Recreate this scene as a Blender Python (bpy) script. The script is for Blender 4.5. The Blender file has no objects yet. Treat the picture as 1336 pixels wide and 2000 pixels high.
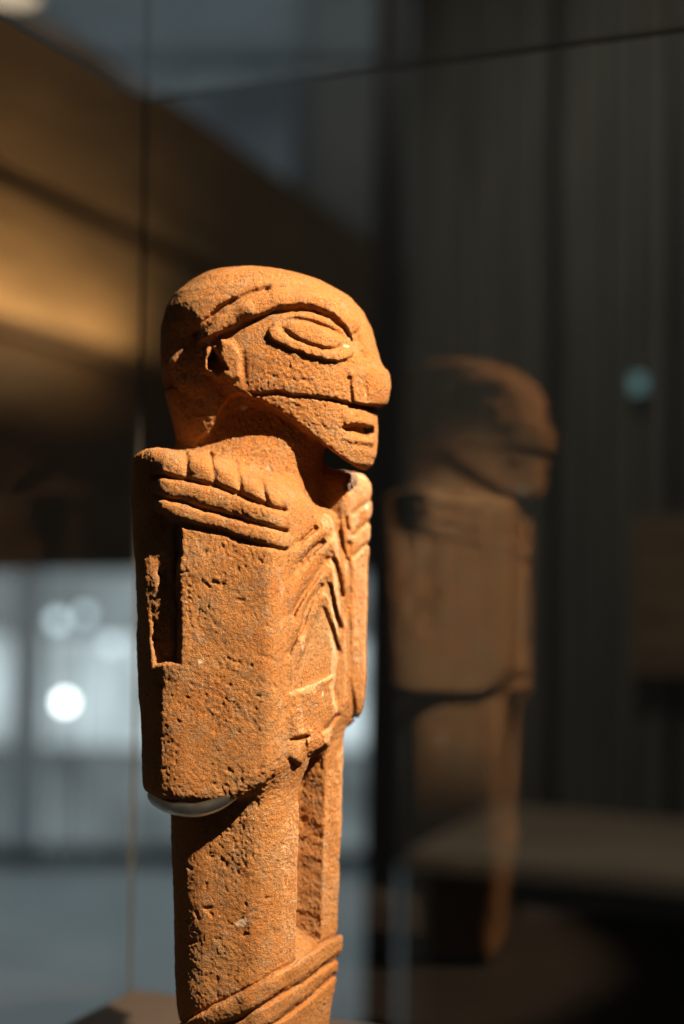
import bpy, math, random
import numpy as np
from mathutils import Matrix, Vector

# ------------------------------------------------------------------ camera, world, lights, exposure
FPX = 2778.0                      # 50 mm lens on a 36 mm tall frame, in photo pixels
PITCH, ROLL = math.radians(2.0), math.radians(0.76)
CAM = Vector((0.0, 0.0, 1.50))
D0 = 1.2                          # metres to the statue's axis
S = D0 / FPX                      # metres per photo pixel at that distance
AX = Vector((-173 * S, D0, 1.50)) # statue-local origin (camera height)

scene = bpy.context.scene
col = scene.collection
cam_d = bpy.data.cameras.new("camera")
cam = bpy.data.objects.new("camera", cam_d)
col.objects.link(cam)
cam_d.sensor_fit = 'VERTICAL'
cam_d.sensor_height = 36.0
cam_d.sensor_width = 24.0
cam_d.lens = 50.0
cam_d.clip_start = 0.05
cam_d.clip_end = 100
cam_R = (Matrix.Rotation(math.pi / 2 + PITCH, 4, 'X') @ Matrix.Rotation(ROLL, 4, 'Z'))
cam.matrix_world = Matrix.Translation(CAM) @ cam_R
cam_d.dof.use_dof = True
cam_d.dof.focus_distance = 1.125
cam_d.dof.aperture_fstop = 1.5
cam_d.dof.aperture_blades = 0
scene.camera = cam

world = bpy.data.worlds.new("World")
scene.world = world
world.use_nodes = True
bg = world.node_tree.nodes["Background"]
bg.inputs[0].default_value = (1.0, 0.90, 0.82, 1)
bg.inputs[1].default_value = 0.024

scene.view_settings.view_transform = 'Standard'
scene.view_settings.look = 'None'
scene.view_settings.exposure = 0.0
scene.view_settings.gamma = 1.0
scene.view_settings.use_curve_mapping = False
scene.cycles.use_denoising = True
scene.cycles.max_bounces = 8
scene.cycles.caustics_reflective = False
scene.cycles.transparent_max_bounces = 16
scene.cycles.sample_clamp_indirect = 4.0

def spot(name, loc, target, watts, colr, size_deg, radius, blend=0.4):
    l = bpy.data.lights.new(name, 'SPOT')
    l.energy = watts
    l.color = colr
    l.spot_size = math.radians(size_deg)
    l.spot_blend = blend
    l.shadow_soft_size = radius
    o = bpy.data.objects.new(name, l)
    col.objects.link(o)
    o.location = loc
    o.rotation_euler = (Vector(target) - Vector(loc)).to_track_quat('-Z', 'Y').to_euler()
    return o

WARM = (1.0, 0.77, 0.51)
mid = AX + Vector((0, 0, -0.05))
KEY = Vector((0.545, -0.475, 0.69)).normalized()
spot("key_spot", mid + KEY * 1.9, mid, 680, WARM, 25, 0.012, .3)
RIM = Vector((0.48, 0.62, 0.64)).normalized()
spot("second_spot", mid + RIM * 1.7, mid + Vector((0, 0, -.055)), 760, (1.0, .92, .84), 12, 0.02, .7)
# unseen lamps added to wash the timber bulkhead and the panelled wall
spot("bulkhead_spot", (-0.75, 2.15, 1.62), (-0.75, 3.25, 2.3), 7, (1.0, 0.66, 0.33), 70, 0.05, 1.0)
spot("panel_spot", (0.2, 1.9, 3.6), (0.75, 3.2, 1.3), 40, (1.0, 0.93, 0.8), 80, 0.1, 1.0)

sk = bpy.data.lights.new("far_room_fill", 'AREA')  # unseen area lamp added to brighten the far floor
sk.shape = 'RECTANGLE'; sk.size = 5.0; sk.size_y = 2.4; sk.energy = 70; sk.color = (.78, .92, 1.0)
sko = bpy.data.objects.new("far_room_fill", sk); col.objects.link(sko)
sko.location = (-1.6, 5.6, 4.6)

# ------------------------------------------------------------------ helpers
def tag(o, label=None, cat=None, group=None, kind=None):
    if label: o["label"] = label
    if cat: o["category"] = cat
    if group: o["group"] = group
    if kind: o["kind"] = kind
    return o

def empty(name, loc=(0, 0, 0), rz=0.0):
    o = bpy.data.objects.new(name, None)
    col.objects.link(o)
    o.location = loc
    o.rotation_euler = (0, 0, rz)
    o.empty_display_size = 0.05
    return o

def mesh_obj(name, verts, faces, mat, parent=None, smooth=False):
    me = bpy.data.meshes.new(name)
    me.from_pydata([tuple(v) for v in verts], [], faces)
    me.update()
    if mat: me.materials.append(mat)
    if smooth:
        me.polygons.foreach_set("use_smooth", [True] * len(me.polygons))
    o = bpy.data.objects.new(name, me)
    col.objects.link(o)
    if parent: o.parent = parent
    return o

def box(name, lo, hi, mat, parent=None, bevel=0.0, axes=None, origin=None):
    """box between lo and hi; axes/origin: optional local frame (two horizontal unit vectors)"""
    x0, y0, z0 = lo; x1, y1, z1 = hi
    vs = [(x, y, z) for z in (z0, z1) for y in (y0, y1) for x in (x0, x1)]
    fs = [(0, 2, 3, 1), (4, 5, 7, 6), (0, 1, 5, 4), (2, 6, 7, 3), (0, 4, 6, 2), (1, 3, 7, 5)]
    if axes:
        a, b = axes
        vs = [Vector(origin) + Vector((a[0] * x + b[0] * y, a[1] * x + b[1] * y, z)) for x, y, z in vs]
    o = mesh_obj(name, vs, fs, mat, parent)
    if bevel > 0:
        m = o.modifiers.new("bevel", 'BEVEL'); m.width = bevel; m.segments = 2
    return o

class NT:
    def __init__(self, name):
        self.m = bpy.data.materials.new(name)
        self.m.use_nodes = True
        self.t = self.m.node_tree
        self.t.nodes.clear()
        self.out = self.n('ShaderNodeOutputMaterial')
    def n(self, typ, **kw):
        nd = self.t.nodes.new(typ)
        for k, v in kw.items():
            if k.startswith('i_'):
                key = k[2:]
                key = int(key) if key.isdigit() else key.replace('_', ' ')
                nd.inputs[key].default_value = v
            else:
                setattr(nd, k, v)
        return nd
    def l(self, a, b): self.t.links.new(a, b)

def mat_plain(name, colr, rough=0.6, metal=0.0, var=0.25, scale=6.0, stretch=(1, 1, 1), bump=0.0, spec=0.4):
    b = NT(name)
    p = b.n('ShaderNodeBsdfPrincipled', i_Roughness=rough, i_Metallic=metal)
    p.inputs['Specular IOR Level'].default_value = spec
    tc = b.n('ShaderNodeTexCoord')
    mp = b.n('ShaderNodeMapping'); mp.inputs['Scale'].default_value = stretch
    b.l(tc.outputs['Object'], mp.inputs['Vector'])
    no = b.n('ShaderNodeTexNoise', i_Scale=scale, i_Detail=5.0)
    b.l(mp.outputs['Vector'], no.inputs['Vector'])
    mr = b.n('ShaderNodeMapRange'); mr.inputs['From Min'].default_value = .25; mr.inputs['From Max'].default_value = .75
    mr.inputs['To Min'].default_value = 1 - var; mr.inputs['To Max'].default_value = 1 + var
    b.l(no.outputs['Fac'], mr.inputs['Value'])
    mx = b.n('ShaderNodeVectorMath', operation='SCALE')
    mx.inputs[0].default_value = colr[:3]
    b.l(mr.outputs['Result'], mx.inputs['Scale'])
    b.l(mx.outputs['Vector'], p.inputs['Base Color'])
    if bump:
        bp = b.n('ShaderNodeBump', i_Strength=bump, i_Distance=0.01)
        b.l(no.outputs['Fac'], bp.inputs['Height'])
        b.l(bp.outputs['Normal'], p.inputs['Normal'])
    b.l(p.outputs[0], b.out.inputs[0])
    return b.m

def mat_emit(name, colr, strength, var=0.0, scale=2.0):
    b = NT(name)
    e = b.n('ShaderNodeEmission', i_Strength=strength)
    e.inputs['Color'].default_value = (*colr, 1)
    if var:
        tc = b.n('ShaderNodeTexCoord')
        no = b.n('ShaderNodeTexNoise', i_Scale=scale, i_Detail=2.0)
        b.l(tc.outputs['Object'], no.inputs['Vector'])
        mr = b.n('ShaderNodeMapRange'); mr.inputs['From Min'].default_value = .3; mr.inputs['From Max'].default_value = .7
        mr.inputs['To Min'].default_value = strength * (1 - var); mr.inputs['To Max'].default_value = strength * (1 + var)
        b.l(no.outputs['Fac'], mr.inputs['Value'])
        b.l(mr.outputs['Result'], e.inputs['Strength'])
    b.l(e.outputs[0], b.out.inputs[0])
    return b.m

def mat_glass(name, tint=(0.97, 0.985, 0.98)):
    """thin pane: straight-through light plus a mirror reflection by Schlick's law"""
    b = NT(name)
    g = b.n('ShaderNodeNewGeometry')
    d = b.n('ShaderNodeVectorMath', operation='DOT_PRODUCT')
    b.l(g.outputs['Incoming'], d.inputs[0]); b.l(g.outputs['Normal'], d.inputs[1])
    ab = b.n('ShaderNodeMath', operation='ABSOLUTE'); b.l(d.outputs['Value'], ab.inputs[0])
    om = b.n('ShaderNodeMath', operation='SUBTRACT'); om.inputs[0].default_value = 1.0; b.l(ab.outputs[0], om.inputs[1])
    pw = b.n('ShaderNodeMath', operation='POWER'); pw.inputs[1].default_value = 5.0; b.l(om.outputs[0], pw.inputs[0])
    ml = b.n('ShaderNodeMath', operation='MULTIPLY_ADD'); ml.inputs[1].default_value = 0.955; ml.inputs[2].default_value = 0.045
    b.l(pw.outputs[0], ml.inputs[0])
    tr = b.n('ShaderNodeBsdfTransparent'); tr.inputs[0].default_value = (*tint, 1)
    gl = b.n('ShaderNodeBsdfGlossy', i_Roughness=0.0); gl.inputs[0].default_value = (1, 1, 1, 1)
    mx = b.n('ShaderNodeMixShader')
    b.l(ml.outputs[0], mx.inputs[0]); b.l(tr.outputs[0], mx.inputs[1]); b.l(gl.outputs[0], mx.inputs[2])
    b.l(mx.outputs[0], b.out.inputs[0])
    return b.m

# ------------------------------------------------------------------ the gallery around the case
M_floor = mat_plain("floor_stone", (0.38, 0.41, 0.42), 0.45, var=.2, scale=1.5)
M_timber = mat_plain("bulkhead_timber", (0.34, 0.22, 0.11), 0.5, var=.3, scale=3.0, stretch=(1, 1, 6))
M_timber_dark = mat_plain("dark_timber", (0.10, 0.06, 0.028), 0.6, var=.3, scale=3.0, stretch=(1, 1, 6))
M_panel = mat_plain("panel_wall", (0.105, 0.105, 0.092), 0.75, var=.45, scale=9.0, stretch=(6, 6, .25), bump=.3)
M_black = mat_plain("black_metal", (0.010, 0.010, 0.010), 0.35, var=.2)
M_wall = mat_plain("far_wall", (0.055, 0.046, 0.038), 0.8, var=.25, scale=1.2)
M_ledge = mat_plain("ledge_stone", (0.30, 0.24, 0.17), 0.7, var=.25, scale=3.0)
M_mullion = mat_plain("mullion", (0.60, 0.63, 0.65), 0.5, var=.2)
M_parapet = mat_plain("parapet", (0.30, 0.34, 0.36), 0.6, var=.2, scale=2.0)

def ray(px, py, Y):
    """world point on the pixel's ray at world depth Y"""
    v = cam_R.to_3x3() @ Vector(((px - 668) / FPX, (1000 - py) / FPX, -1))
    return CAM + v * ((Y - CAM.y) / v.y)

tag(box("floor", (-6, -2, -0.05), (6, 9, 0.0), M_floor), kind="structure")

# timber bulkhead running back into the room on the left
bd = Vector((0.333, 0.943)); bn = Vector((0.943, -0.333))
B0 = Vector((-1.8, 0.0))
def bulk(name, s0, s1, n0, n1, z0, z1, mat, parent, tilt=0.0):
    vs = []
    for z in (z0, z1):
        off = tilt if z == z1 else 0.0
        for nn in (n0, n1):
            for s in (s0, s1):
                q = B0 + bd * s + bn * (nn + off)
                vs.append((q.x, q.y, z))
    fs = [(0, 1, 3, 2), (4, 6, 7, 5), (0, 4, 5, 1), (2, 3, 7, 6), (0, 2, 6, 4), (1, 5, 7, 3)]
    return mesh_obj(name, vs, fs, mat, parent)
bk = empty("timber_bulkhead", (0, 0, 0))
tag(bk, "stepped brown timber bulkhead with warm light washing its lower board", "bulkhead")
H = CAM.z
cv_l = bpy.data.lights.new("cove_strip", 'AREA')      # cove light tucked on the rail below the second board
cv_l.shape = 'RECTANGLE'; cv_l.size = 1.5; cv_l.size_y = .02; cv_l.energy = 3.1; cv_l.color = (1.0, 0.68, 0.36)
cv_o = bpy.data.objects.new("cove_strip", cv_l); col.objects.link(cv_o)
cq = B0 + bd * 3.05 + bn * .10
cx_ = Vector((bd.x, bd.y, 0)); cz_ = Vector((bn.x, bn.y, -1.1)).normalized(); cy_ = cz_.cross(cx_)
cv_o.matrix_world = Matrix(((cx_.x, cy_.x, cz_.x, cq.x), (cx_.y, cy_.y, cz_.y, cq.y), (cx_.z, cy_.z, cz_.z, H + .47), (0, 0, 0, 1)))
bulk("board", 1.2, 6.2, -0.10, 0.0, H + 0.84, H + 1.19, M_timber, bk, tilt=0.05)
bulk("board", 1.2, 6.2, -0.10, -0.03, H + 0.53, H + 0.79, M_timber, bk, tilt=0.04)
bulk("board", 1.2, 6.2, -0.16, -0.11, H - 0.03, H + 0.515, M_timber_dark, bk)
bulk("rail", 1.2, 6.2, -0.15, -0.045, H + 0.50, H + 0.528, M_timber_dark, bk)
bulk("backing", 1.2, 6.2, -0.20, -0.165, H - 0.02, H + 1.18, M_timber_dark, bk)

# far wall with its glazing
YW = 7.0
ww = empty("window_wall", (-0.6, YW, 0))
tag(ww, "pale blue daylit glazing in the far wall below the timber bulkhead", "window")
def wx(px): return ray(px, 1000, YW).x
def wz(py): return ray(668, py, YW).z
def wbox(name, px0, px1, py0, py1, mat, y0=YW, y1=YW + .04, parent=ww):
    return box(name, (wx(px0) - ww.location.x, y0 - YW, wz(py1)), (wx(px1) - ww.location.x, y1 - YW, wz(py0)), mat, parent)
BL = (0.80, 0.95, 1.0)
rows = [(1120, 1245, .26), (1250, 1462, .78), (1468, 1660, .20)]
cols_ = [(-330, -60), (-52, 36), (92, 322), (330, 560), (568, 770)]
for r, (y0, y1, e) in enumerate(rows):
    for c, (x0, x1) in enumerate(cols_):
        k = [1.0, .85, 1.0, 1.05, .95][c]
        wbox("pane", x0, x1, y0, y1, mat_emit("window_light_%d_%d" % (r, c), BL, e * k, .55, 2.6 + .3 * c))
for (x0, x1) in [(36, 92), (322, 330), (560, 568), (-60, -52)]:
    wbox("mullion", x0, x1, 1120, 1661, M_mullion, YW - .06, YW + .05)
for (y0, y1) in [(1245, 1250), (1462, 1468)]:
    wbox("transom", -330, 770, y0, y1, M_mullion, YW - .03, YW + .03)
fw = box("far_wall", (-6, YW + .06, 0), (6, YW + .2, 5), M_wall)
tag(fw, kind="structure")
uw = empty("clerestory_window", (0, YW, 0))
tag(uw, "dim blue clerestory pane in the dark wall above the bulkhead", "window")
box("pane", (wx(60), .0, wz(560)), (wx(560), .04, wz(-200)), mat_emit("clerestory_light", (.72, .88, 1.0), .055, .5, 1.1), uw)
box("frame", (wx(560) + .002, -.02, wz(560)), (wx(572), .05, wz(-200)), M_black, uw)

# small lamps in the far room
def lamp(px, py, Y, r, e, colr, label):
    c = ray(px, py, Y)
    root = empty("gallery_lamp", c)
    tag(root, label, "lamp")
    vs, fs = [], []
    n, m = 16, 9
    for i in range(m + 1):
        th = math.pi * i / m
        for j in range(n):
            ph = 2 * math.pi * j / n
            vs.append((r * math.sin(th) * math.cos(ph), r * math.sin(th) * math.sin(ph), r * math.cos(th)))
    for i in range(m):
        for j in range(n):
            fs.append((i * n + j, (i + 1) * n + j, (i + 1) * n + (j + 1) % n, i * n + (j + 1) % n))
    mesh_obj("bulb", vs, fs, mat_emit("bulb_light", colr, e), root, True)
    return root, c
def stem(root, c, z_to):
    return box("stem", (-.006, -.006, min(0, z_to - c.z)), (.006, .006, max(0, z_to - c.z)), M_mullion, root)
for a in [(127, 1372, 6.6, .030, 9.0, (.93, 1, 1), "bright white lamp glowing on a stem before the blue glazing"),
          (112, 1212, 6.2, .028, 2.4, (.75, .93, 1), "faint bluish lamp high on the glazing beside the dark mullion"),
          (165, 1200, 6.5, .026, 2.0, (.75, .93, 1), "dimmest bluish lamp of the pair high on the glazing"),
          (218, 1258, 6.4, .028, 2.0, (.75, .93, 1), "faint bluish lamp lowest of the dim three, toward the stone figure")]:
    root, c = lamp(*a)
    stem(root, c, 0.0)

# glowing shade added on the left for a lamp's glint in the glass
cl = ray(18, 4, 2.6)
root = empty("glint_lamp", cl)
tag(root, "warm glowing shade added for a lamp glint at the top of the glass case", "lamp")
def ring(r0, z0, r1, z1, n=32):
    vs = [(r0 * math.cos(2 * math.pi * i / n), r0 * math.sin(2 * math.pi * i / n), z0) for i in range(n)]
    vs += [(r1 * math.cos(2 * math.pi * i / n), r1 * math.sin(2 * math.pi * i / n), z1) for i in range(n)]
    return vs, [(i, (i + 1) % n, n + (i + 1) % n, n + i) for i in range(n)]
v_, f_ = ring(.062, 0, .035, .11)
mesh_obj("shade", v_, f_, M_black, root, True)
v_, f_ = ring(.0005, .004, .058, .010)
mesh_obj("diffuser", v_, f_, mat_emit("glint_glow", (1.0, .74, .48), .8), root, True)
box("stem", (-.005, -.005, .108), (.005, .005, 1.6), M_black, root)

# dark post and panelled wall on the right
post_c = ray(754, 1000, 3.3)
pt = empty("black_post", (post_c.x, 3.3, 0))
tag(pt, "black metal post between the blue glazing and the dark panelled wall", "post")
box("shaft", (-.040, -.03, 0.02), (.036, .03, 4.2), M_black, pt, bevel=.004)
box("base_plate", (-.07, -.06, 0.0), (.07, .06, 0.02), M_black, pt)

pw_a = Vector((0.92, -0.393)).normalized()
pw_n = Vector((0.393, 0.92)).normalized()
p_o = ray(800, 1000, 3.35)
pw = empty("panelled_wall", (p_o.x, p_o.y, 0), math.atan2(pw_a.y, pw_a.x))
tag(pw, "dark grey panelled wall of tall rough vertical boards behind the glass", "wall")
def wall_s(px):
    """distance along the panelled wall where the pixel's ray meets it"""
    v = cam_R.to_3x3() @ Vector(((px - 668) / FPX, 0, -1))
    a = np.array([[v.x, -pw_a.x], [v.y, -pw_a.y]])
    t, s = np.linalg.solve(a, np.array([p_o.x - CAM.x, p_o.y - CAM.y]))
    return s
edges = [(800, 1072), (1096, 1308), (1332, 1560), (1580, 1820)]
for (a, b) in edges:
    s0, s1 = wall_s(a), wall_s(b)
    w = s1 - s0
    n = 7
    for i in range(n):
        g = .004
        r0 = .004 * ((i * 37) % 5)
        box("board", (s0 + w * i / n + g * (i > 0), -.02 - r0, 0.0), (s0 + w * (i + 1) / n, .02, 4.2), M_panel, pw)
box("backing", (0.001, .021, 0), (wall_s(1820), .06, 4.2), M_black, pw)
# low stone ledge at the wall's foot and a small glow added for a reflected light
lg = empty("stone_counter", pw.location, pw.rotation_euler.z)
tag(lg, "low beige topped counter along the foot of the dark panelled wall", "counter")
CX0 = wall_s(985); CX1 = wall_s(1820)
box("top", (CX0, -.62, .925), (CX1, -.045, .96), M_ledge, lg, bevel=.006)
box("front_panel", (CX0 + .03, -.58, 0.0), (CX1 - .02, -.05, .9245), M_black, lg)  # shade on the counter's front painted in as black
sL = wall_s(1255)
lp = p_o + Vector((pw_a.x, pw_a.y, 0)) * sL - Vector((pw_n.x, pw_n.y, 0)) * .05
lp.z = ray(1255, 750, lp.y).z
root = empty("reflection_glow", lp, pw.rotation_euler.z)
tag(root, "dim teal glow standing in for a reflected light on the dark panelled wall", "lamp")
box("lens", (-.016, -.012, -.020), (.016, 0, .020), mat_emit("teal_reflection", (.45, .85, .85), .2), root, bevel=.006)
box("glow_holder", (-.010, .001, -.012), (.010, .03, .012), M_black, root)

# brown board added on the panelled wall to give a dim warm patch
sW = wall_s(1250)
wp = box("warm_patch_board", (sW, -.075, wz(1360)), (wall_s(1440), -.045, 1.5 + (1097 - 985) / FPX * 2.6), mat_plain("patch_brown", (0.17, 0.115, 0.065), .6, var=.3, scale=5, stretch=(1, 1, 4)), None, bevel=.004)
zz = ray(1290, 1360, 2.55).z; 
for v in wp.data.vertices:
    if v.co.z < 1.45: v.co.z = zz
wp.location = pw.location; wp.rotation_euler = pw.rotation_euler
tag(wp, "brown board added as a warm patch on the dark panelled wall above the counter", "board")

# ------------------------------------------------------------------ plinth and glass case
ca = Vector((0.92, -0.393)).normalized()      # along the back pane
cn = Vector((0.393, 0.92)).normalized()       # towards the back
HB = 0.285
WR = 0.345
base_z = 1.035
top_z = CAM.z + 0.515
crz = math.atan2(ca.y, ca.x)
M_plinth = mat_plain("plinth", (0.055, 0.040, 0.031), 0.55, var=.2, scale=8)
pl = empty("display_plinth", (AX.x, AX.y, 0), crz)
tag(pl, "dark brown display plinth that carries the carved stone figure", "plinth")
low_z = 0.93
box("body", (-HB - .02, -HB - .02, 0), (WR + .02, HB + .02, low_z - .02), M_plinth, pl)
box("deck", (-HB - .035, -HB - .035, low_z - .0195), (WR + .035, HB + .035, low_z), M_plinth, pl, bevel=.003)
box("raised_block", (-.272, -.27, low_z + .0005), (WR - .012, HB - .012, base_z), M_plinth, pl, bevel=.003)

M_glass = mat_glass("clear_glass")
M_edge = mat_plain("glass_edge", (0.13, 0.125, 0.115), 0.25, var=.3, scale=20, spec=.6)
gc = empty("glass_case", (AX.x, AX.y, low_z), crz)
tag(gc, "clear glass display case around the carved figure, mirroring it in its back pane", "display case")
GH = top_z - low_z
T = .005
box("pane", (-HB, HB - T, .001), (WR, HB, GH - T - .0005), M_glass, gc)
box("pane", (-HB, -HB, .001), (-HB + T, HB - T - .0005, GH - T - .0005), M_glass, gc)
box("pane", (-HB, -HB, GH - T), (WR, HB, GH), M_glass, gc)
M_edge_lit = mat_plain("lit_edge", (0.55, 0.56, 0.54), 0.2, var=.2, scale=20, spec=.6)  # top pane's edge paler: refracted light put into its colour
for n_, o in enumerate(gc.children):                                   # ground edges of the panes
    o.data.materials.append(M_edge_lit if n_ == 2 else M_edge)
    big = max(p.area for p in o.data.polygons)
    for p in o.data.polygons:
        if p.area < big * .5 and (p.center.x < -HB + .02 or p.center.y > HB - .02): p.material_index = 1

# ------------------------------------------------------------------ the carved figure (implicit surface)
A = math.radians(28); CA, SA = math.cos(A), math.sin(A)
AHD = math.radians(15); CH, SH = math.cos(AHD), math.sin(AHD)
RT = np.array(cam_R.to_3x3().transposed())
OFF = np.array([-173.0, FPX, 0.0])

def to_px(x, y, z):
    X = x + OFF[0]; Y = y + OFF[1]; Z = z
    a = RT[0, 0] * X + RT[0, 1] * Y + RT[0, 2] * Z
    b = RT[1, 0] * X + RT[1, 1] * Y + RT[1, 2] * Z
    c = -(RT[2, 0] * X + RT[2, 1] * Y + RT[2, 2] * Z)
    return 668 + FPX * a / c, 1000 - FPX * b / c

def from_px(px, py, y):
    """local x, z of the pixel's ray at local depth y"""
    v = RT.T @ np.array([(px - 668) / FPX, (1000 - py) / FPX, -1.0])
    t = (y + FPX) / v[1]
    return v[0] * t - OFF[0], v[2] * t

def ss(a, b, x):
    t = np.clip((x - a) / (b - a), 0, 1)
    return t * t * (3 - 2 * t)
def smin(a, b, k):
    h = np.clip(.5 + .5 * (b - a) / k, 0, 1)
    return b + (a - b) * h - k * h * (1 - h)
def smax(a, b, k): return -smin(-a, -b, k)

# ---- relief carved into the surface, drawn once as a map of heights over the photographed side
U0, U1, V0, V1 = 200, 800, 480, 2060
UU, VV = np.meshgrid(np.arange(U0, U1, dtype=np.float32), np.arange(V0, V1, dtype=np.float32))
REL = np.zeros_like(UU)

def pl_dist(pts):
    d = np.full_like(UU, 1e9)
    for (x0, y0), (x1, y1) in zip(pts[:-1], pts[1:]):
        dx, dy = x1 - x0, y1 - y0
        t = np.clip(((UU - x0) * dx + (VV - y0) * dy) / (dx * dx + dy * dy + 1e-9), 0, 1)
        d = np.minimum(d, np.hypot(UU - x0 - t * dx, VV - y0 - t * dy))
    return d
def poly_sd(pts):
    d = pl_dist(pts + [pts[0]])
    ins = np.zeros(UU.shape, bool)
    n = len(pts)
    for i in range(n):
        x0, y0 = pts[i]; x1, y1 = pts[(i + 1) % n]
        if y0 == y1: continue
        c = ((y0 > VV) != (y1 > VV)) & (UU < (x1 - x0) * (VV - y0) / (y1 - y0) + x0)
        ins ^= c
    return np.where(ins, -d, d)
def groove(pts, w, dep, taper=0):
    global REL
    g = dep * np.exp(-(pl_dist(pts) / w) ** 2)
    if taper:
        for e in (pts[0], pts[-1]):
            g = g * (.1 + .9 * ss(0, taper, np.hypot(UU - e[0], VV - e[1])))
    REL = REL - g
def ridge(pts, w, h):
    global REL
    d = pl_dist(pts) / w
    REL = REL + h * np.sqrt(np.clip(1 - d * d, 0, 1))
def raise_(pts, h, soft):
    global REL
    REL = REL + h * ss(soft, -soft, poly_sd(pts))
def fwarp(pts):                       # curve as function V(U)
    xs, ys = zip(*pts)
    return np.interp(UU, xs, ys).astype(np.float32)

# head: brow, socket
brow_lo = [(390, 668), (397, 663), (440, 650), (475, 632), (505, 615), (533, 603), (584, 594), (630, 603), (655, 616), (672, 634), (688, 664)]
ridge([(402, 652), (425, 634), (455, 614), (482, 602), (533, 587), (588, 580), (630, 586), (660, 602), (682, 632)], 21, 9)
s = VV - fwarp(brow_lo)
wU = ss(388, 402, UU) * ss(704, 684, UU)
REL = REL - 9 * ss(-6, 6, s) * np.exp(-np.clip(s, 0, None) / 42) * wU
groove([(384, 652), (393, 640), (415, 618), (445, 597), (482, 578), (520, 567)], 8, 8.5)
groove([(386, 650), (398, 632), (420, 611), (455, 590)], 7, 7)
ridge([(404, 650), (440, 624), (480, 603)], 18, 5)
groove([(520, 567), (580, 558), (640, 572)], 10, 1.2)
groove([(688, 640), (700, 672), (704, 700)], 9, 5)
# eye
eye_out = [(523, 648), (532, 633), (550, 621), (580, 612), (612, 612), (640, 622), (665, 643), (683, 668), (689, 688), (680, 700), (660, 706), (630, 701), (595, 691), (560, 677), (532, 662)]
raise_(eye_out, 7.5, 3)
ec = (612, 652); ea, eb, et = 64, 22, math.radians(17)
eu = (UU - ec[0]) * math.cos(et) + (VV - ec[1]) * math.sin(et)
ev = -(UU - ec[0]) * math.sin(et) + (VV - ec[1]) * math.cos(et)
er = np.hypot(eu / ea, ev / eb)
REL = REL - 6.5 * np.exp(-((er - 1) * eb / 3.8) ** 2)
REL = REL + 3 * np.clip(1 - er * er, 0, 1)
upper = ss(0, -18, ev + 6) * ss(1.9, 1.2, er)
REL = REL - 2 * upper
# ear, step to the back of the skull
raise_([(430, 664), (455, 668), (468, 684), (470, 738), (455, 745), (436, 735), (430, 700)], 7, 6)
raise_([(415, 682), (444, 722), (425, 728), (405, 720), (405, 704)], -30, 4)
groove([(408, 668), (402, 700), (404, 725), (425, 738)], 5, -5)
_keep = REL.copy(); REL = np.zeros_like(UU)
raise_([(290, 606), (330, 604), (372, 606), (390, 640), (396, 690), (400, 722), (432, 744), (462, 772), (505, 786), (470, 850), (290, 850)], -14, 12)
REL = _keep + REL * ss(316, 372, UU) * ss(590, 665, VV) * ss(845, 770, VV)
groove([(476, 690), (478, 730), (476, 745)], 6, 2.5)
# mouth line: the cheek stands proud of the jaw
ml = [(455, 770), (494, 768), (540, 768), (591, 772), (640, 780), (669, 786), (690, 790), (715, 795), (745, 800)]
s = VV - fwarp(ml)
wU = ss(488, 520, UU)
REL = REL - (4.5 + 2.5 * ss(560, 690, UU)) * ss(-1.5, 2.5, s) * np.exp(-np.clip(s, 0, None) / 34) * wU
groove(ml[1:], 3.2, 5)
groove(ml[4:8], 4, 2.5)
# nose wing, lips
raise_([(684, 728), (720, 716), (760, 722), (775, 760), (770, 792), (715, 794), (688, 786)], 5, 5)
groove([(680, 738), (683, 760), (686, 782)], 4, 2.2)
groove([(706, 740), (713, 760), (718, 782)], 4, 1.6)
raise_([(668, 800), (700, 800), (728, 812), (728, 830), (672, 830)], 3, 6)
raise_([(669, 836), (684, 830), (712, 831), (728, 837), (727, 845), (716, 849), (700, 847), (680, 842)], -15, 4)
raise_([(672, 856), (690, 852), (728, 858), (728, 866), (690, 864)], 3, 5)
# shoulder: knuckled roll and two bands
l1 = [(306, 930), (340, 935), (380, 942), (421, 949), (471, 967), (515, 983), (556, 998)]
l2 = [(306, 967), (350, 979), (409, 996), (450, 1008), (492, 1019), (556, 1036)]
l3 = [(318, 1000), (350, 1022), (390, 1030), (430, 1040), (492, 1060), (556, 1074)]
groove(l1, 5, 10); groove(l2, 5, 10); groove(l3, 5, 9)
ridge([(310, 948), (380, 961), (440, 980), (500, 1002), (552, 1018)], 17, 5)
ridge([(318, 984), (380, 1010), (440, 1026), (500, 1042), (552, 1055)], 17, 5)
for a, b in [((362, 884), (369, 938)), ((411, 886), (421, 946)), ((462, 905), (472, 964)), ((510, 935), (523, 984))]:
    groove([a, b], 5, 6)
for c in [(335, 908), (391, 915), (443, 930), (495, 950), (540, 972)]:
    d = np.hypot((UU - c[0]) / 26, (VV - c[1]) / 30)
    REL = REL + 5 * np.exp(-d ** 2 * 1.6)
# niche at the back of the upper arm, step at the arm's flat
_keep = REL.copy(); REL = np.zeros_like(UU)
raise_([(297, 915), (306, 935), (303, 965), (308, 995), (328, 1012), (350, 1026), (347, 1150), (352, 1240), (350, 1292), (300, 1298), (292, 1180), (284, 1080), (272, 1000)], -22, 6)
REL = _keep + REL * (.12 + .88 * ss(285, 335, UU))
groove([(347, 1030), (344, 1120), (348, 1200), (347, 1290)], 5, 8)
# arm edge and elbow line
groove([(557, 990), (559, 1100), (558, 1220), (556, 1310), (551, 1390), (530, 1455), (503, 1498)], 6, 3)
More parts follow.
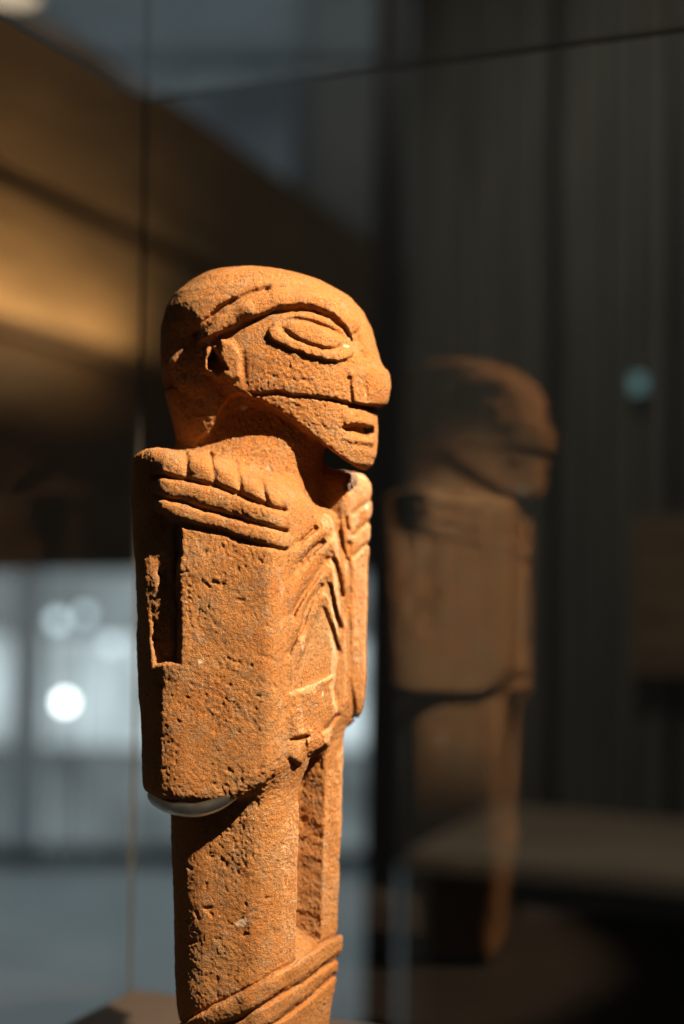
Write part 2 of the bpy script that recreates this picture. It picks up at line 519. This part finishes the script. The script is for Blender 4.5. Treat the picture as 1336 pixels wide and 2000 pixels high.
# chevrons on the chest
for g, w, dpt in [([(621, 1025), (605, 1040), (580, 1063)], 4, 14), ([(636, 1052), (615, 1072), (580, 1106)], 4.5, 14),
                  ([(648, 1084), (620, 1122), (592, 1165), (568, 1206)], 5.5, 11), ([(634, 1138), (610, 1172), (585, 1232), (561, 1284)], 5, 10),
                  ([(630, 1190), (612, 1225), (595, 1270), (578, 1315)], 5, 4),
                  ([(662, 1030), (668, 1062), (677, 1100)], 4, 12), ([(652, 1084), (661, 1125), (671, 1171)], 4, 12),
                  ([(643, 1134), (652, 1180), (665, 1230)], 4.5, 12), ([(632, 1182), (645, 1225), (662, 1276)], 5, 9),
                  ([(676, 1005), (680, 1040)], 3.5, 8)]:
    groove(g, w, dpt, 10)
for g, w in [([(634, 1030), (605, 1056), (556, 1105)], 19), ([(644, 1064), (610, 1104), (556, 1178)], 23), ([(640, 1112), (606, 1158), (552, 1272)], 23), ([(630, 1166), (605, 1210), (556, 1330)], 21)]:
    REL = REL + 8 * ss(1, .1, pl_dist(g) / w) * ss(552, 592, UU)
groove([(690, 1004), (727, 968)], 5, 4); groove([(690, 1042), (731, 1008)], 5, 5); groove([(690, 1084), (731, 1052)], 5, 5)
groove([(680, 1060), (681, 1200), (684, 1320), (690, 1400)], 5, 7)
# belly relief
_keep = REL.copy(); REL = np.zeros_like(UU)
raise_([(550, 1361), (600, 1338), (652, 1320), (654, 1362), (660, 1394), (636, 1424), (640, 1455), (606, 1475), (600, 1440), (550, 1440)], 10, 4)
groove([(651, 1332), (655, 1368)], 4, 5); groove([(660, 1397), (634, 1426)], 4, 6)
raise_([(548, 1446), (604, 1440), (604, 1474), (588, 1490), (548, 1468)], 9, 4)
groove([(562, 1444), (601, 1437)], 4, 10)
REL = _keep + REL * ss(556, 582, UU)
# bands round the ankles
fA = [(330, 2010), (370, 1988), (393, 1976), (429, 1959), (510, 1916), (565, 1886), (605, 1857), (662, 1823)]
fB = [(370, 2030), (400, 2016), (462, 1993), (547, 1945), (620, 1897), (667, 1864)]
fC = [(450, 2046), (547, 1993), (602, 1949), (652, 1906)]
s = VV - fwarp(fA)
REL = REL + 9 * ss(-2, 5, s) * np.exp(-np.clip(s, 0, None) / 120)
groove(fA, 4, 5); groove(fB, 5, 10); groove(fC, 5, 9)
ridge([(390, 1998), (462, 1970), (547, 1922), (620, 1876), (664, 1845)], 20, 4)
# scattered tool marks and chips
rng = np.random.default_rng(5)
for i in range(70):
    cx, cy = rng.uniform(300, 560), rng.uniform(1080, 1950)
    an = rng.uniform(-.7, .7) + (1.57 if rng.random() < .5 else 0); L = rng.uniform(4, 15)
    groove([(cx, cy), (cx + L * math.cos(an), cy + L * math.sin(an))], rng.uniform(2, 3.5), rng.uniform(1.5, 4))
REL = REL.astype(np.float32)
# hand-carved lines wander a little
def n2(sc, seed):
    t = np.random.default_rng(seed).random((80, 80)).astype(np.float32) * 2 - 1
    gx = UU / sc; gy = VV / sc
    ix = gx.astype(int); iy = gy.astype(int); fx_ = gx - ix; fy_ = gy - iy
    fx_ = fx_ * fx_ * (3 - 2 * fx_); fy_ = fy_ * fy_ * (3 - 2 * fy_)
    ix %= 79; iy %= 79
    return (t[iy, ix] * (1 - fx_) + t[iy, ix + 1] * fx_) * (1 - fy_) + (t[iy + 1, ix] * (1 - fx_) + t[iy + 1, ix + 1] * fx_) * fy_
wu = 2.4 * n2(36, 1) + 1.0 * n2(13, 2) + .6 * n2(6, 7); wv = 2.4 * n2(36, 3) + 1.0 * n2(13, 4) + .6 * n2(6, 8)
iu_ = np.clip(np.rint(UU - U0 + wu), 0, U1 - U0 - 1).astype(int); iv_ = np.clip(np.rint(VV - V0 + wv), 0, V1 - V0 - 1).astype(int)
REL = REL[iv_, iu_] * (1 + .25 * n2(30, 5))
REL = (REL * 2 + np.roll(REL, 1, 0) + np.roll(REL, -1, 0) + np.roll(REL, 1, 1) + np.roll(REL, -1, 1)) / 6
REL = REL.astype(np.float32)

def relief(u, v):
    fu = np.clip(u - U0, 0, U1 - U0 - 1.001); fv = np.clip(v - V0, 0, V1 - V0 - 1.001)
    iu = fu.astype(np.int32); iv = fv.astype(np.int32)
    a = fu - iu; b = fv - iv
    return ((REL[iv, iu] * (1 - a) + REL[iv, iu + 1] * a) * (1 - b) + (REL[iv + 1, iu] * (1 - a) + REL[iv + 1, iu + 1] * a) * b)

# ---- value noise
_tab = np.random.default_rng(11).random((64, 64, 64)).astype(np.float32) * 2 - 1
def vnoise(x, y, z, s, o=0):
    x = x / s + 13.7 * o + 100; y = y / s + 5.1 * o + 100; z = z / s + 9.3 * o + 100
    i = np.floor(x).astype(np.int32); j = np.floor(y).astype(np.int32); k = np.floor(z).astype(np.int32)
    fx = x - i; fy = y - j; fz = z - k
    fx = fx * fx * (3 - 2 * fx); fy = fy * fy * (3 - 2 * fy); fz = fz * fz * (3 - 2 * fz)
    i &= 63; j &= 63; k &= 63
    i1 = (i + 1) & 63; j1 = (j + 1) & 63; k1 = (k + 1) & 63
    def lx(jj, kk): return _tab[i, jj, kk] * (1 - fx) + _tab[i1, jj, kk] * fx
    return (lx(j, k) * (1 - fy) + lx(j1, k) * fy) * (1 - fz) + (lx(j, k1) * (1 - fy) + lx(j1, k1) * fy) * fz

# ---- solids
def zpx(v): return (1097 - v)
HV = [(528, 455, 520, 40), (533, 425, 560, 80), (541, 400, 597, 108), (556, 372, 642, 128), (580, 341, 684, 143), (605, 323, 707, 151), (640, 313, 725, 154),
      (690, 312, 739, 153), (715, 313, 744, 153), (740, 317, 744, 151), (770, 323, 743, 148), (800, 330, 742, 140),
      (830, 337, 742, 130), (860, 342, 741, 120), (885, 345, 739, 112), (905, 347, 732, 104), (925, 348, 715, 96)]
_hz, _hl, _hr, _hb = [], [], [], []
for v, l, r, b in HV:
    xl, z = from_px(l, v, 0); xr, _ = from_px(r, v, 0)
    _hz.append(z); _hl.append(xl); _hr.append(xr); _hb.append(b)
_hz = np.array(_hz)[::-1]; _hl = np.array(_hl)[::-1]; _hr = np.array(_hr)[::-1]; _hb = np.array(_hb)[::-1]
HX = 33.0
TOPZ = _hz[-1]

def rrect(a, b, a0, a1, b0, b1, r):
    ca_, cb_ = (a0 + a1) / 2, (b0 + b1) / 2
    da = np.abs(a - ca_) - (a1 - a0) / 2 + r
    db = np.abs(b - cb_) - (b1 - b0) / 2 + r
    return np.hypot(np.maximum(da, 0), np.maximum(db, 0)) + np.minimum(np.maximum(da, db), 0) - r

jx0, jz0 = from_px(463, 772, -110); jx1, jz1 = from_px(706, 922, -60)
_jp = [from_px(a, b, -110) for a, b in ((300, 905), (345, 880), (400, 845), (440, 800), (466, 778), (506, 788), (552, 808), (611, 851), (655, 886))] + [(jx1, jz1), (jx1 + 60, jz1 - 40)]
JX = np.array([a - (-110 if i < 9 else -60) * .12 for i, (a, b) in enumerate(_jp)]); JZ = np.array([b for a, b in _jp])

def solid(x, y, z):
    p = x * CA - y * SA
    q = -x * SA - y * CA
    near = q > 0
    aq = np.abs(q)
    # head -------------------------------------------------------
    hp = (x - HX) * CH - y * SH
    hq = -(x - HX) * SH - y * CH
    xl = np.interp(z, _hz, _hl) - HX; xr = np.interp(z, _hz, _hr) - HX; hb = np.interp(z, _hz, _hb)
    pc = (xl + xr) / 2; ha = (xr - xl) / 2
    e = 2.45
    rr = (np.abs((hp - pc) / ha) ** e + np.abs(hq / hb) ** e) ** (1 / e)
    dh = (rr - 1) * np.minimum(ha, hb)
    dh = smax(dh, z - TOPZ - 2, 6)
    nose = (np.sqrt(((hp - (731 - 528)) / 25) ** 2 + (hq / 52) ** 2 + ((z - zpx(757)) / 44) ** 2) - 1) * 27
    nose = smax(nose, zpx(797) - z, 5)
    dh = smin(dh, nose, 14)
    chin = zpx(921) - z
    xx = x - y * .12
    zj = np.interp(xx, JX, JZ)
    jaw = (zj - z) * .85                  # >0 below the jaw line
    head = smax(smax(dh, jaw, 8), chin, 10)
    # neck -------------------------------------------------------
    nt = ss(zpx(935), zpx(800), z)      # 1 at top
    npc = 6 - 26 * (1 - nt)
    na = 156 - 10 * (1 - nt); nb = 72 + 50 * (1 - nt)
    rn = (np.abs((p - npc) / na) ** 2.5 + np.abs(q / nb) ** 2.5) ** .4
    neck = (rn - 1) * nb
    neck = smax(smax(neck, z - zpx(720), 20), zpx(1120) - z, 10)
    # torso core ---------------------------------------------------
    pf = np.interp(z, [-460, -372, -340, -240, -100, 40, 110, 160], [150, 150, 166, 176, 182, 180, 168, 140])
    core = smax(p - (pf - .30 * aq), -135 - p, 30)
    core = smax(core, aq - 135, 30)
    core = smax(core, z - (120 - .15 * p), 25)
    core = smax(core, -372 - z, 8)
    # arms ---------------------------------------------------------
    tz = np.clip((200 - z) / 640, 0, 1)
    pb = -200 + 38 * tz
    Q = 187 - 4 * tz
    aq0 = aq
    aq = aq0 - .30 * np.clip(160 - p, 0, 200)
    af = np.where(near, 166., 176. - 12 * tz)
    rb = 175.0
    # cross-section: rounded back corner, crisp front corner
    inner = np.where(near, 40., 62. + 14 * tz)
    da = np.maximum(p - af + 26, 0); dbk = np.maximum(pb + rb - p, 0)
    do = np.maximum(aq - Q + 26, 0); dob = np.maximum(aq - Q + rb, 0)
    front = np.hypot(da, do) - 26
    back = np.hypot(dbk, dob) - rb
    arm = np.where(p > 20, np.where((da > 0) | (do > 0), front, np.maximum(p - af, aq - Q)),
                   np.where((dbk > 0) | (dob > 0), back, np.maximum(pb - p, aq - Q)))
    aq = aq0
    arm = smax(arm, inner - aq, 10)
    ztop = np.where(near, np.interp(p, [-222, -190, -90, 40, 160], [190, 205, 208, 182, 122]), np.interp(p, [-222, -60, 100, 165], [190, 196, 184, 176]))
    arm = smax(arm, z - ztop, 34)
    zb = np.where(near, -434., -344.)
    # elbow: round lower front corner
    re = np.where(near, 110., 90.)
    cz = zb + re; cp = af - re
    eb_ = np.where(p > cp, np.where(z < cz, np.hypot(p - cp, z - cz) - re, p - af), zb - z)
    arm = smax(arm, eb_, 16)
    # legs ---------------------------------------------------------
    tl = np.clip((-380 - z) / 380, 0, 1)
    lf = 141 - 3 * tl; lb = -118 + 12 * tl; lq = 154 - 14 * tl
    r1 = 44.
    aq = aq0 - .22 * np.clip(140 - p, 0, 160)
    dpx = np.maximum(p - lf + r1, 0); dqx = np.maximum(aq - lq + r1, 0)
    frontl = np.where((dpx > 0) | (dqx > 0), np.hypot(dpx, dqx) - r1, np.maximum(p - lf, aq - lq))
    rb2 = 128.
    dpb = np.maximum(lb + rb2 - p, 0); dqb = np.maximum(aq - lq + rb2, 0)
    backl = np.where((dpb > 0) | (dqb > 0), np.hypot(dpb, dqb) - rb2, np.maximum(lb - p, aq - lq))
    leg = np.where(p > 10, frontl, backl)
    aq = aq0
    leg = smax(leg, z + 200, 10)
    leg = smax(leg, -(CAM.z - base_z) / S - z, 4)
    # gap between the legs
    gq = 52 - 4 * tl
    gap = smax(aq - gq, 62 + 30 * ((q + 20) / 60) ** 2 - p, 26)
    gbot = -716 - .35 * (p - 62)
    gap = smax(gap, gbot - z, 22)
    gap = smax(gap, z + 352, 8)
    leg = smax(leg, -gap, 5)
    # feet taper
    ft = ss(-760, -1000, z)
    leg = leg + ft * 26
    body = smin(core, leg, 6)
    body = smin(body, arm, np.where(p > 60, 5 + 24 * ss(-200, -330, z) * ss(60, 120, p), 5.))
    body = smin(body, neck, 26)
    # relief -------------------------------------------------------
    d = smin(body, head, 10)
    return d, p, q, hq

def sdf(x, y, z):
    d, p, q, hq = solid(x, y, z)
    ishead = z > 185
    # mirrored point for the far side, so that both sides are carved
    pm = np.where(ishead, (x - HX) * CH - y * SH, p)
    qm = np.where(ishead, hq, q)
    front_t = np.where(ishead, 150., 95.)
    flip = (qm < 0) & (pm < front_t)
    qa = np.where(flip, -qm, qm)
    c = np.where(ishead, CH, CA); s_ = np.where(ishead, SH, SA)
    xm = pm * c - qa * s_ + np.where(ishead, HX, 0.)
    ym = -pm * s_ - qa * c
    u, v = to_px(xm, ym, z)
    w = np.where(pm > 20, 1.0, ss(45, 5, ym))
    w = np.where((qa < 0) & ~ishead & (pm < 110), 0.0, w)
    w = w * ss(-1040, -990, z)
    # the deep gap between the legs is not carved
    gapz = (p < 122) & (np.abs(q) < 75) & (z < -350) & (z > -735)
    w = np.where(gapz, 0, w)
    under = ss(150, 190, z)     # keep relief of the jaw off the neck behind it
    hpneck = (np.abs(hq) < 100) & (z < 330) & (z > 90) & (pm < 140)
    w = np.where(hpneck, 0, w)
    return d - relief(u, v) * w

# ---- sparse sampling: coarse grid first, fine samples only where the surface runs
HSTEP = 2.0
lo = np.array([-283., -243., -1092.]); hi = np.array([300., 235., 592.])
CF = 4
nc = np.ceil((hi - lo) / (HSTEP * CF)).astype(int)
def coarse():
    ax = [lo[i] + np.arange(nc[i] + 1) * HSTEP * CF for i in range(3)]
    X, Y, Z = np.meshgrid(*ax, indexing='ij')
    return sdf(X.ravel(), Y.ravel(), Z.ravel()).reshape(X.shape)
Cg = coarse()
ins = Cg < 0
mn = np.ones(nc, bool); mx = np.zeros(nc, bool)
for a in (0, 1):
    for b in (0, 1):
        for c in (0, 1):
            sl = ins[a:nc[0] + a, b:nc[1] + b, c:nc[2] + c]
            mn &= sl; mx |= sl
act = mx & ~mn
dil = act.copy()
for axi in range(3):
    t = dil.copy()
    sl0 = [slice(None)] * 3; sl1 = [slice(None)] * 3
    sl0[axi] = slice(1, None); sl1[axi] = slice(None, -1)
    t[tuple(sl0)] |= dil[tuple(sl1)]; t[tuple(sl1)] |= dil[tuple(sl0)]
    dil = t
nf = nc * CF + 1
F = np.where(np.repeat(np.repeat(np.repeat(ins[:-1, :-1, :-1], CF, 0), CF, 1), CF, 2), np.float32(-50), np.float32(50))
F = np.pad(F, ((0, 1),) * 3, mode='edge')
need = np.zeros(nf, bool)
rep = np.repeat(np.repeat(np.repeat(dil, CF, 0), CF, 1), CF, 2)
for a in (0, 1):
    for b in (0, 1):
        for c in (0, 1):
            need[a:nf[0] - 1 + a, b:nf[1] - 1 + b, c:nf[2] - 1 + c] |= rep
del rep
idx = np.flatnonzero(need)
del need
FS = F.reshape(-1)
for st in range(0, len(idx), 1200000):
    ii = idx[st:st + 1200000]
    i, r = np.divmod(ii, nf[1] * nf[2]); j, k = np.divmod(r, nf[2])
    FS[ii] = sdf((lo[0] + i * HSTEP).astype(np.float32), (lo[1] + j * HSTEP).astype(np.float32), (lo[2] + k * HSTEP).astype(np.float32))
F = FS.reshape(nf)

# ---- surface nets
I = F < 0
m1 = np.ones(nf - 1, bool); m2 = np.zeros(nf - 1, bool)
for a in (0, 1):
    for b in (0, 1):
        for c in (0, 1):
            sl = I[a:nf[0] - 1 + a, b:nf[1] - 1 + b, c:nf[2] - 1 + c]
            m1 &= sl; m2 |= sl
cells = np.argwhere(m2 & ~m1)
del m1, m2
cid = np.full(nf - 1, -1, np.int32)
cid[cells[:, 0], cells[:, 1], cells[:, 2]] = np.arange(len(cells), dtype=np.int32)
corn = [(a, b, c) for a in (0, 1) for b in (0, 1) for c in (0, 1)]
cv = np.stack([F[cells[:, 0] + a, cells[:, 1] + b, cells[:, 2] + c] for a, b, c in corn], 1)
acc = np.zeros((len(cells), 3)); cnt = np.zeros(len(cells))
for e0 in range(8):
    for e1 in range(e0 + 1, 8):
        df = [corn[e1][t] - corn[e0][t] for t in range(3)]
        if sum(abs(t) for t in df) != 1: continue
        f0, f1 = cv[:, e0], cv[:, e1]
        cr = (f0 < 0) != (f1 < 0)
        t = np.where(cr, f0 / np.where(cr, f0 - f1, 1), 0)
        for axi in range(3):
            acc[:, axi] += np.where(cr, corn[e0][axi] + t * df[axi], 0)
        cnt += cr
VT = lo + (cells + acc / cnt[:, None]) * HSTEP
quads = []
for axi in range(3):
    o1, o2 = [(1, 2), (2, 0), (0, 1)][axi]
    sa = [slice(1, -1)] * 3; sb = [slice(1, -1)] * 3
    sa[axi] = slice(0, -1); sb[axi] = slice(1, None)
    A_, B_ = I[tuple(sa)], I[tuple(sb)]
    e = np.argwhere(A_ != B_)
    fl = A_[e[:, 0], e[:, 1], e[:, 2]]
    off = np.ones(3, int); off[axi] = 0
    g = e + off
    def c_at(d1, d2):
        h = g.copy(); h[:, o1] -= d1; h[:, o2] -= d2
        return cid[h[:, 0], h[:, 1], h[:, 2]]
    qd = np.stack([c_at(1, 1), c_at(0, 1), c_at(0, 0), c_at(1, 0)], 1)
    qd[~fl] = qd[~fl][:, ::-1]
    quads.append(qd)
Q_ = np.concatenate(quads)
Q_ = Q_[(Q_ >= 0).all(1)]
del F, I, cid, FS

def vnormals(V, Q):
    n = np.cross(V[Q[:, 2]] - V[Q[:, 0]], V[Q[:, 3]] - V[Q[:, 1]])
    out = np.zeros_like(V)
    for axi in range(3):
        w = np.repeat(n[:, axi][:, None], 4, 1).ravel()
        out[:, axi] = np.bincount(Q.ravel(), w, len(V))
    return out / (np.linalg.norm(out, axis=1)[:, None] + 1e-12)

# ---- weathered stone surface: pits, crumbling and soft undulation along the normals
N0 = vnormals(VT, Q_)
x, y, z = VT.T
und = (3.2 * vnoise(x, y, z, 70, 1) + 1.6 * vnoise(x, y, z, 34, 2)) * np.where(z > 200, .5, 1.)
mid_n = vnoise(x, y, z, 16, 3)
fine = vnoise(x, y, z, 8, 4)
tiny = vnoise(x, y, z, 4.2, 5)
zone = .55 + .75 * np.clip(vnoise(x, y, z, 90, 6) + .35, 0, 1)
disp = und * .75 + zone * (.4 * mid_n + .45 * fine + .9 * tiny)
pits = np.clip(vnoise(x, y, z, 6, 7) - .5, 0, 1) * 4 + np.clip(vnoise(x, y, z, 13, 8) - .70, 0, 1) * 5
disp -= pits * zone
p_ = x * CA - y * SA; q_ = -x * SA - y * CA
gapm = ((p_ < 134) & (p_ > 40) & (np.abs(q_) < 62) & (z < -360) & (z > -735))
chis = vnoise(x * .35, y * .35 + z * .25, z, 13, 9)
disp += np.where(gapm, 1.8 * chis, 0)
VT = VT + N0 * disp[:, None]
NV = vnormals(VT, Q_)

# ---- stone material
def stone_material():
    b = NT("orange_stone")
    tc = b.n('ShaderNodeTexCoord')
    p = b.n('ShaderNodeBsdfPrincipled', i_Roughness=0.88)
    p.inputs['Specular IOR Level'].default_value = 0.18
    def noise(scale, detail=4.0, rough=.6):
        n = b.n('ShaderNodeTexNoise', i_Scale=scale, i_Detail=detail, i_Roughness=rough)
        b.l(tc.outputs['Object'], n.inputs['Vector'])
        return n
    def ramp(src, pts):
        r = b.n('ShaderNodeValToRGB')
        el = r.color_ramp.elements
        el[0].position, el[0].color = pts[0][0], (*pts[0][1], 1)
        el[1].position, el[1].color = pts[1][0], (*pts[1][1], 1)
        for pos, c in pts[2:]:
            e = el.new(pos); e.color = (*c, 1)
        b.l(src, r.inputs[0])
        return r
    def mix(fac, a, c, mode='MIX'):
        m = b.n('ShaderNodeMix', data_type='RGBA', blend_type=mode)
        if isinstance(fac, float): m.inputs[0].default_value = fac
        else: b.l(fac, m.inputs[0])
        for i, s in ((6, a), (7, c)):
            if isinstance(s, tuple): m.inputs[i].default_value = (*s, 1)
            else: b.l(s, m.inputs[i])
        return m.outputs[2]
    big = noise(14, 5, .6)
    c1 = ramp(big.outputs['Fac'], [(.30, (.40, .150, .040)), (.50, (.43, .188, .060)), (.72, (.42, .222, .096))]).outputs[0]
    mid = noise(75, 5, .65)
    f2 = ramp(mid.outputs['Fac'], [(.50, (0, 0, 0)), (.66, (.55, .55, .55))]).outputs[0]
    c2 = mix(f2, c1, (.34, .225, .137))                 # grey-tan weathered skin
    sm = noise(330, 3, .6)
    f3 = ramp(sm.outputs['Fac'], [(.53, (0, 0, 0)), (.66, (.75, .75, .75))]).outputs[0]
    c3 = mix(f3, c2, (.17, .10, .06))                  # dark mineral grains
    sp = noise(520, 2, .5)
    f4 = ramp(sp.outputs['Fac'], [(.66, (0, 0, 0)), (.74, (.7, .7, .7))]).outputs[0]
    c4 = mix(f4, c3, (.62, .46, .30))                  # pale grains
    ch = noise(46, 2, .4)
    f5 = ramp(ch.outputs['Fac'], [(.735, (0, 0, 0)), (.76, (.85, .85, .85))]).outputs[0]
    c5 = mix(f5, c4, (.70, .56, .42))                  # pale chips
    b.l(c5, p.inputs['Base Color'])
    bn1 = noise(380, 6, .75)
    bn2 = noise(760, 3, .7)
    bp1 = b.n('ShaderNodeBump', i_Strength=.75, i_Distance=.0022)
    b.l(bn1.outputs['Fac'], bp1.inputs['Height'])
    bp2 = b.n('ShaderNodeBump', i_Strength=.8, i_Distance=.0011)
    b.l(bn2.outputs['Fac'], bp2.inputs['Height']); b.l(bp1.outputs['Normal'], bp2.inputs['Normal'])
    b.l(bp2.outputs['Normal'], p.inputs['Normal'])
    b.l(p.outputs[0], b.out.inputs[0])
    return b.m
M_stone = stone_material()

# ---- split into the figure's parts
stat = empty("stone_statue", (AX.x, AX.y, base_z))
tag(stat, "orange weathered stone figure with almond eyes, arms at its sides and banded ankles", "statue")
fc = VT[Q_].mean(1)
fx, fy, fz = fc.T
fp = fx * CA - fy * SA; fq = -fx * SA - fy * CA
fhq = -(fx - HX) * SH - fy * CH; fhp = (fx - HX) * CH - fy * SH
fu, fv = to_px(np.where(fhq < 0, fhp * CH + fhq * SH + HX, fx), np.where(fhq < 0, -fhp * SH + fhq * CH, fy), fz)
def in_poly(u, v, pts):
    r = np.zeros(len(u), bool)
    n = len(pts)
    for i in range(n):
        x0, y0 = pts[i]; x1, y1 = pts[(i + 1) % n]
        if y0 == y1: continue
        r ^= ((y0 > v) != (y1 > v)) & (u < (x1 - x0) * (v - y0) / (y1 - y0) + x0)
    return r
dsol, _, _, _ = solid(fx, fy, fz)
jawline = np.interp(fx - fy * .12, JX, JZ) - fz
lab = np.full(len(Q_), 3)                     # torso
is_head = (fz > 170) & (jawline < 5) & ((np.abs(fhq) > np.interp(fz, [180, 330], [60, 92])) | (fhp > 140) | (jawline < -25))
neck_m = (fz > 118) & ~is_head & (np.hypot((fp - 8) / 178, fq / 140) < 1.06) & (fz > np.interp(fp, [-170, -60, 40, 160], [204, 206, 176, 118]) - 40)
arm_m = (fz < 230) & (((np.abs(fq) > 136) & (fz > -460) & (fz > np.where(fq > 0, -440, -360))) | ((np.abs(fq) > 118) & (fp > 60) & (fz > -300)))
leg_m = fz < -372
foot_m = leg_m & (fz < -745)
leg_m &= ~foot_m
lab[leg_m & (fq > 0)] = 6; lab[leg_m & (fq <= 0)] = 7
lab[foot_m] = 8
lab[neck_m] = 2
lab[arm_m & (fq > 0)] = 4; lab[arm_m & (fq <= 0)] = 5
lab[is_head] = 1
sidef = is_head & (fhp < 190) & (fy * np.where(fhq < 0, -1, 1) < 40)
eye_p = in_poly(fu, fv, eye_out) & sidef
ear_p = in_poly(fu, fv, [(402, 664), (440, 660), (470, 682), (472, 742), (452, 748), (420, 742), (400, 722)]) & sidef
brow_p = in_poly(fu, fv, [(388, 660), (393, 642), (436, 606), (482, 580), (533, 568), (590, 560), (640, 566), (676, 592), (696, 640), (688, 664), (672, 634), (655, 616), (630, 603), (584, 594), (533, 603), (505, 615), (475, 632), (440, 650), (397, 666)]) & sidef
nose_p = is_head & (fhp > 165) & (np.abs(fhq) < 62) & (fz > zpx(799)) & (fz < zpx(712))
mouth_p = is_head & (fhp > 120) & (fz > zpx(868)) & (fz < zpx(803)) & (fu > 664)
lab[eye_p & (fhq > 0)] = 11; lab[eye_p & (fhq <= 0)] = 12
lab[ear_p & (fhq > 0)] = 13; lab[ear_p & (fhq <= 0)] = 14
lab[brow_p & (fhq > 0)] = 15; lab[brow_p & (fhq <= 0)] = 16
lab[nose_p] = 17; lab[mouth_p] = 18

def part(name, ids, parent):
    m = np.isin(lab, ids)
    q = Q_[m]
    used, inv = np.unique(q.ravel(), return_inverse=True)
    vv = VT[used] * S + np.array([0, 0, CAM.z - base_z])
    me = bpy.data.meshes.new(name)
    me.vertices.add(len(used)); me.vertices.foreach_set("co", vv.ravel().astype(np.float32))
    me.loops.add(len(q) * 4); me.loops.foreach_set("vertex_index", inv.astype(np.int32))
    me.polygons.add(len(q)); me.polygons.foreach_set("loop_start", np.arange(0, len(q) * 4, 4, dtype=np.int32))
    me.polygons.foreach_set("use_smooth", np.ones(len(q), bool))
    me.update(calc_edges=True)
    me.normals_split_custom_set_from_vertices(NV[used].astype(np.float32))
    me.materials.append(M_stone)
    o = bpy.data.objects.new(name, me)
    col.objects.link(o)
    o.parent = parent
    return o
hd = part("head", [1], stat)
for nm, i in (("eye", 11), ("eye", 12), ("ear", 13), ("ear", 14), ("brow", 15), ("brow", 16), ("nose", 17), ("mouth", 18)):
    part(nm, [i], hd)
for nm, i in (("neck", 2), ("torso", 3), ("arm", 4), ("arm", 5), ("leg", 6), ("leg", 7), ("banded_foot", 8)):
    part(nm, [i], stat)

# ------------------------------------------------------------------ metal mount that cradles the elbows
M_steel = mat_plain("brushed_steel", (0.50, 0.49, 0.45), 0.32, metal=1.0, var=.25, scale=60)
def tube(name, pts, ra, rb, mat, parent, seg=12):
    P = [Vector(p_) for p_ in pts]
    dense = []
    for i in range(len(P) - 1):                       # Catmull-Rom
        p0 = P[max(i - 1, 0)]; p1 = P[i]; p2 = P[i + 1]; p3 = P[min(i + 2, len(P) - 1)]
        for k in range(8):
            t = k / 8
            dense.append(.5 * ((2 * p1) + (p2 - p0) * t + (2 * p0 - 5 * p1 + 4 * p2 - p3) * t * t + (3 * p1 - p0 - 3 * p2 + p3) * t ** 3))
    dense.append(P[-1])
    vs, fs = [], []
    for i, c in enumerate(dense):
        tg = (dense[min(i + 1, len(dense) - 1)] - dense[max(i - 1, 0)]).normalized()
        up = Vector((0, 0, 1)) if abs(tg.z) < .95 else Vector((1, 0, 0))
        sd = tg.cross(up).normalized(); up = sd.cross(tg)
        for k in range(seg):
            a = 2 * math.pi * k / seg
            vs.append(c + sd * ra * math.cos(a) + up * rb * math.sin(a))
    for i in range(len(dense) - 1):
        for k in range(seg):
            fs.append((i * seg + k, i * seg + (k + 1) % seg, (i + 1) * seg + (k + 1) % seg, (i + 1) * seg + k))
    fs.append(tuple(range(seg - 1, -1, -1))); fs.append(tuple((len(dense) - 1) * seg + k for k in range(seg)))
    o = mesh_obj(name, vs, fs, mat, parent, True)
    return o
mount = empty("statue_mount", (AX.x, AX.y, base_z))
tag(mount, "grey metal mount behind the stone figure with bars cradling its elbows", "mount")
def pq(p, q, z): return Vector(((p * CA - q * SA), (-p * SA - q * CA), z)) * S + Vector((0, 0, CAM.z - base_z))
def at(px, py, q):
    """point on the plane q = const seen at that pixel, in the mount's frame"""
    x0, z0 = from_px(px, py, -200); x1, z1 = from_px(px, py, 100)
    q0 = -x0 * SA + 200 * CA; q1 = -x1 * SA - 100 * CA
    t = (q - q0) / (q1 - q0)
    return Vector((x0 + (x1 - x0) * t, -200 + 300 * t, z0 + (z1 - z0) * t)) * S + Vector((0, 0, CAM.z - base_z))
PZ = -452
tube("cradle_bar", [pq(-158, -45, PZ), pq(-165, 40, PZ + 6), at(296, 1550, 150), at(316, 1569, 200), at(348, 1580, 226), at(385, 1582, 222), at(425, 1570, 206), at(459, 1546, 190)],
     8 * S, 13 * S, M_steel, mount)
tube("cradle_bar", [pq(-158, -50, PZ + 4), pq(-150, -120, -400), pq(-90, -160, -366), pq(30, -172, -362), pq(80, -166, -344), pq(108, -160, -322)], 8 * S, 9 * S, M_steel, mount)
tube("post", [pq(-158, -45, -(CAM.z - base_z) / S + 10), pq(-158, -45, -700), pq(-158, -45, PZ + 8)], 11 * S, 11 * S, M_steel, mount)
fp_ = box("foot_plate", (-.03, -.025, .0005), (.03, .025, .005), M_steel, mount)
fp_.location = pq(-158, -45, 0); fp_.location.z = 0
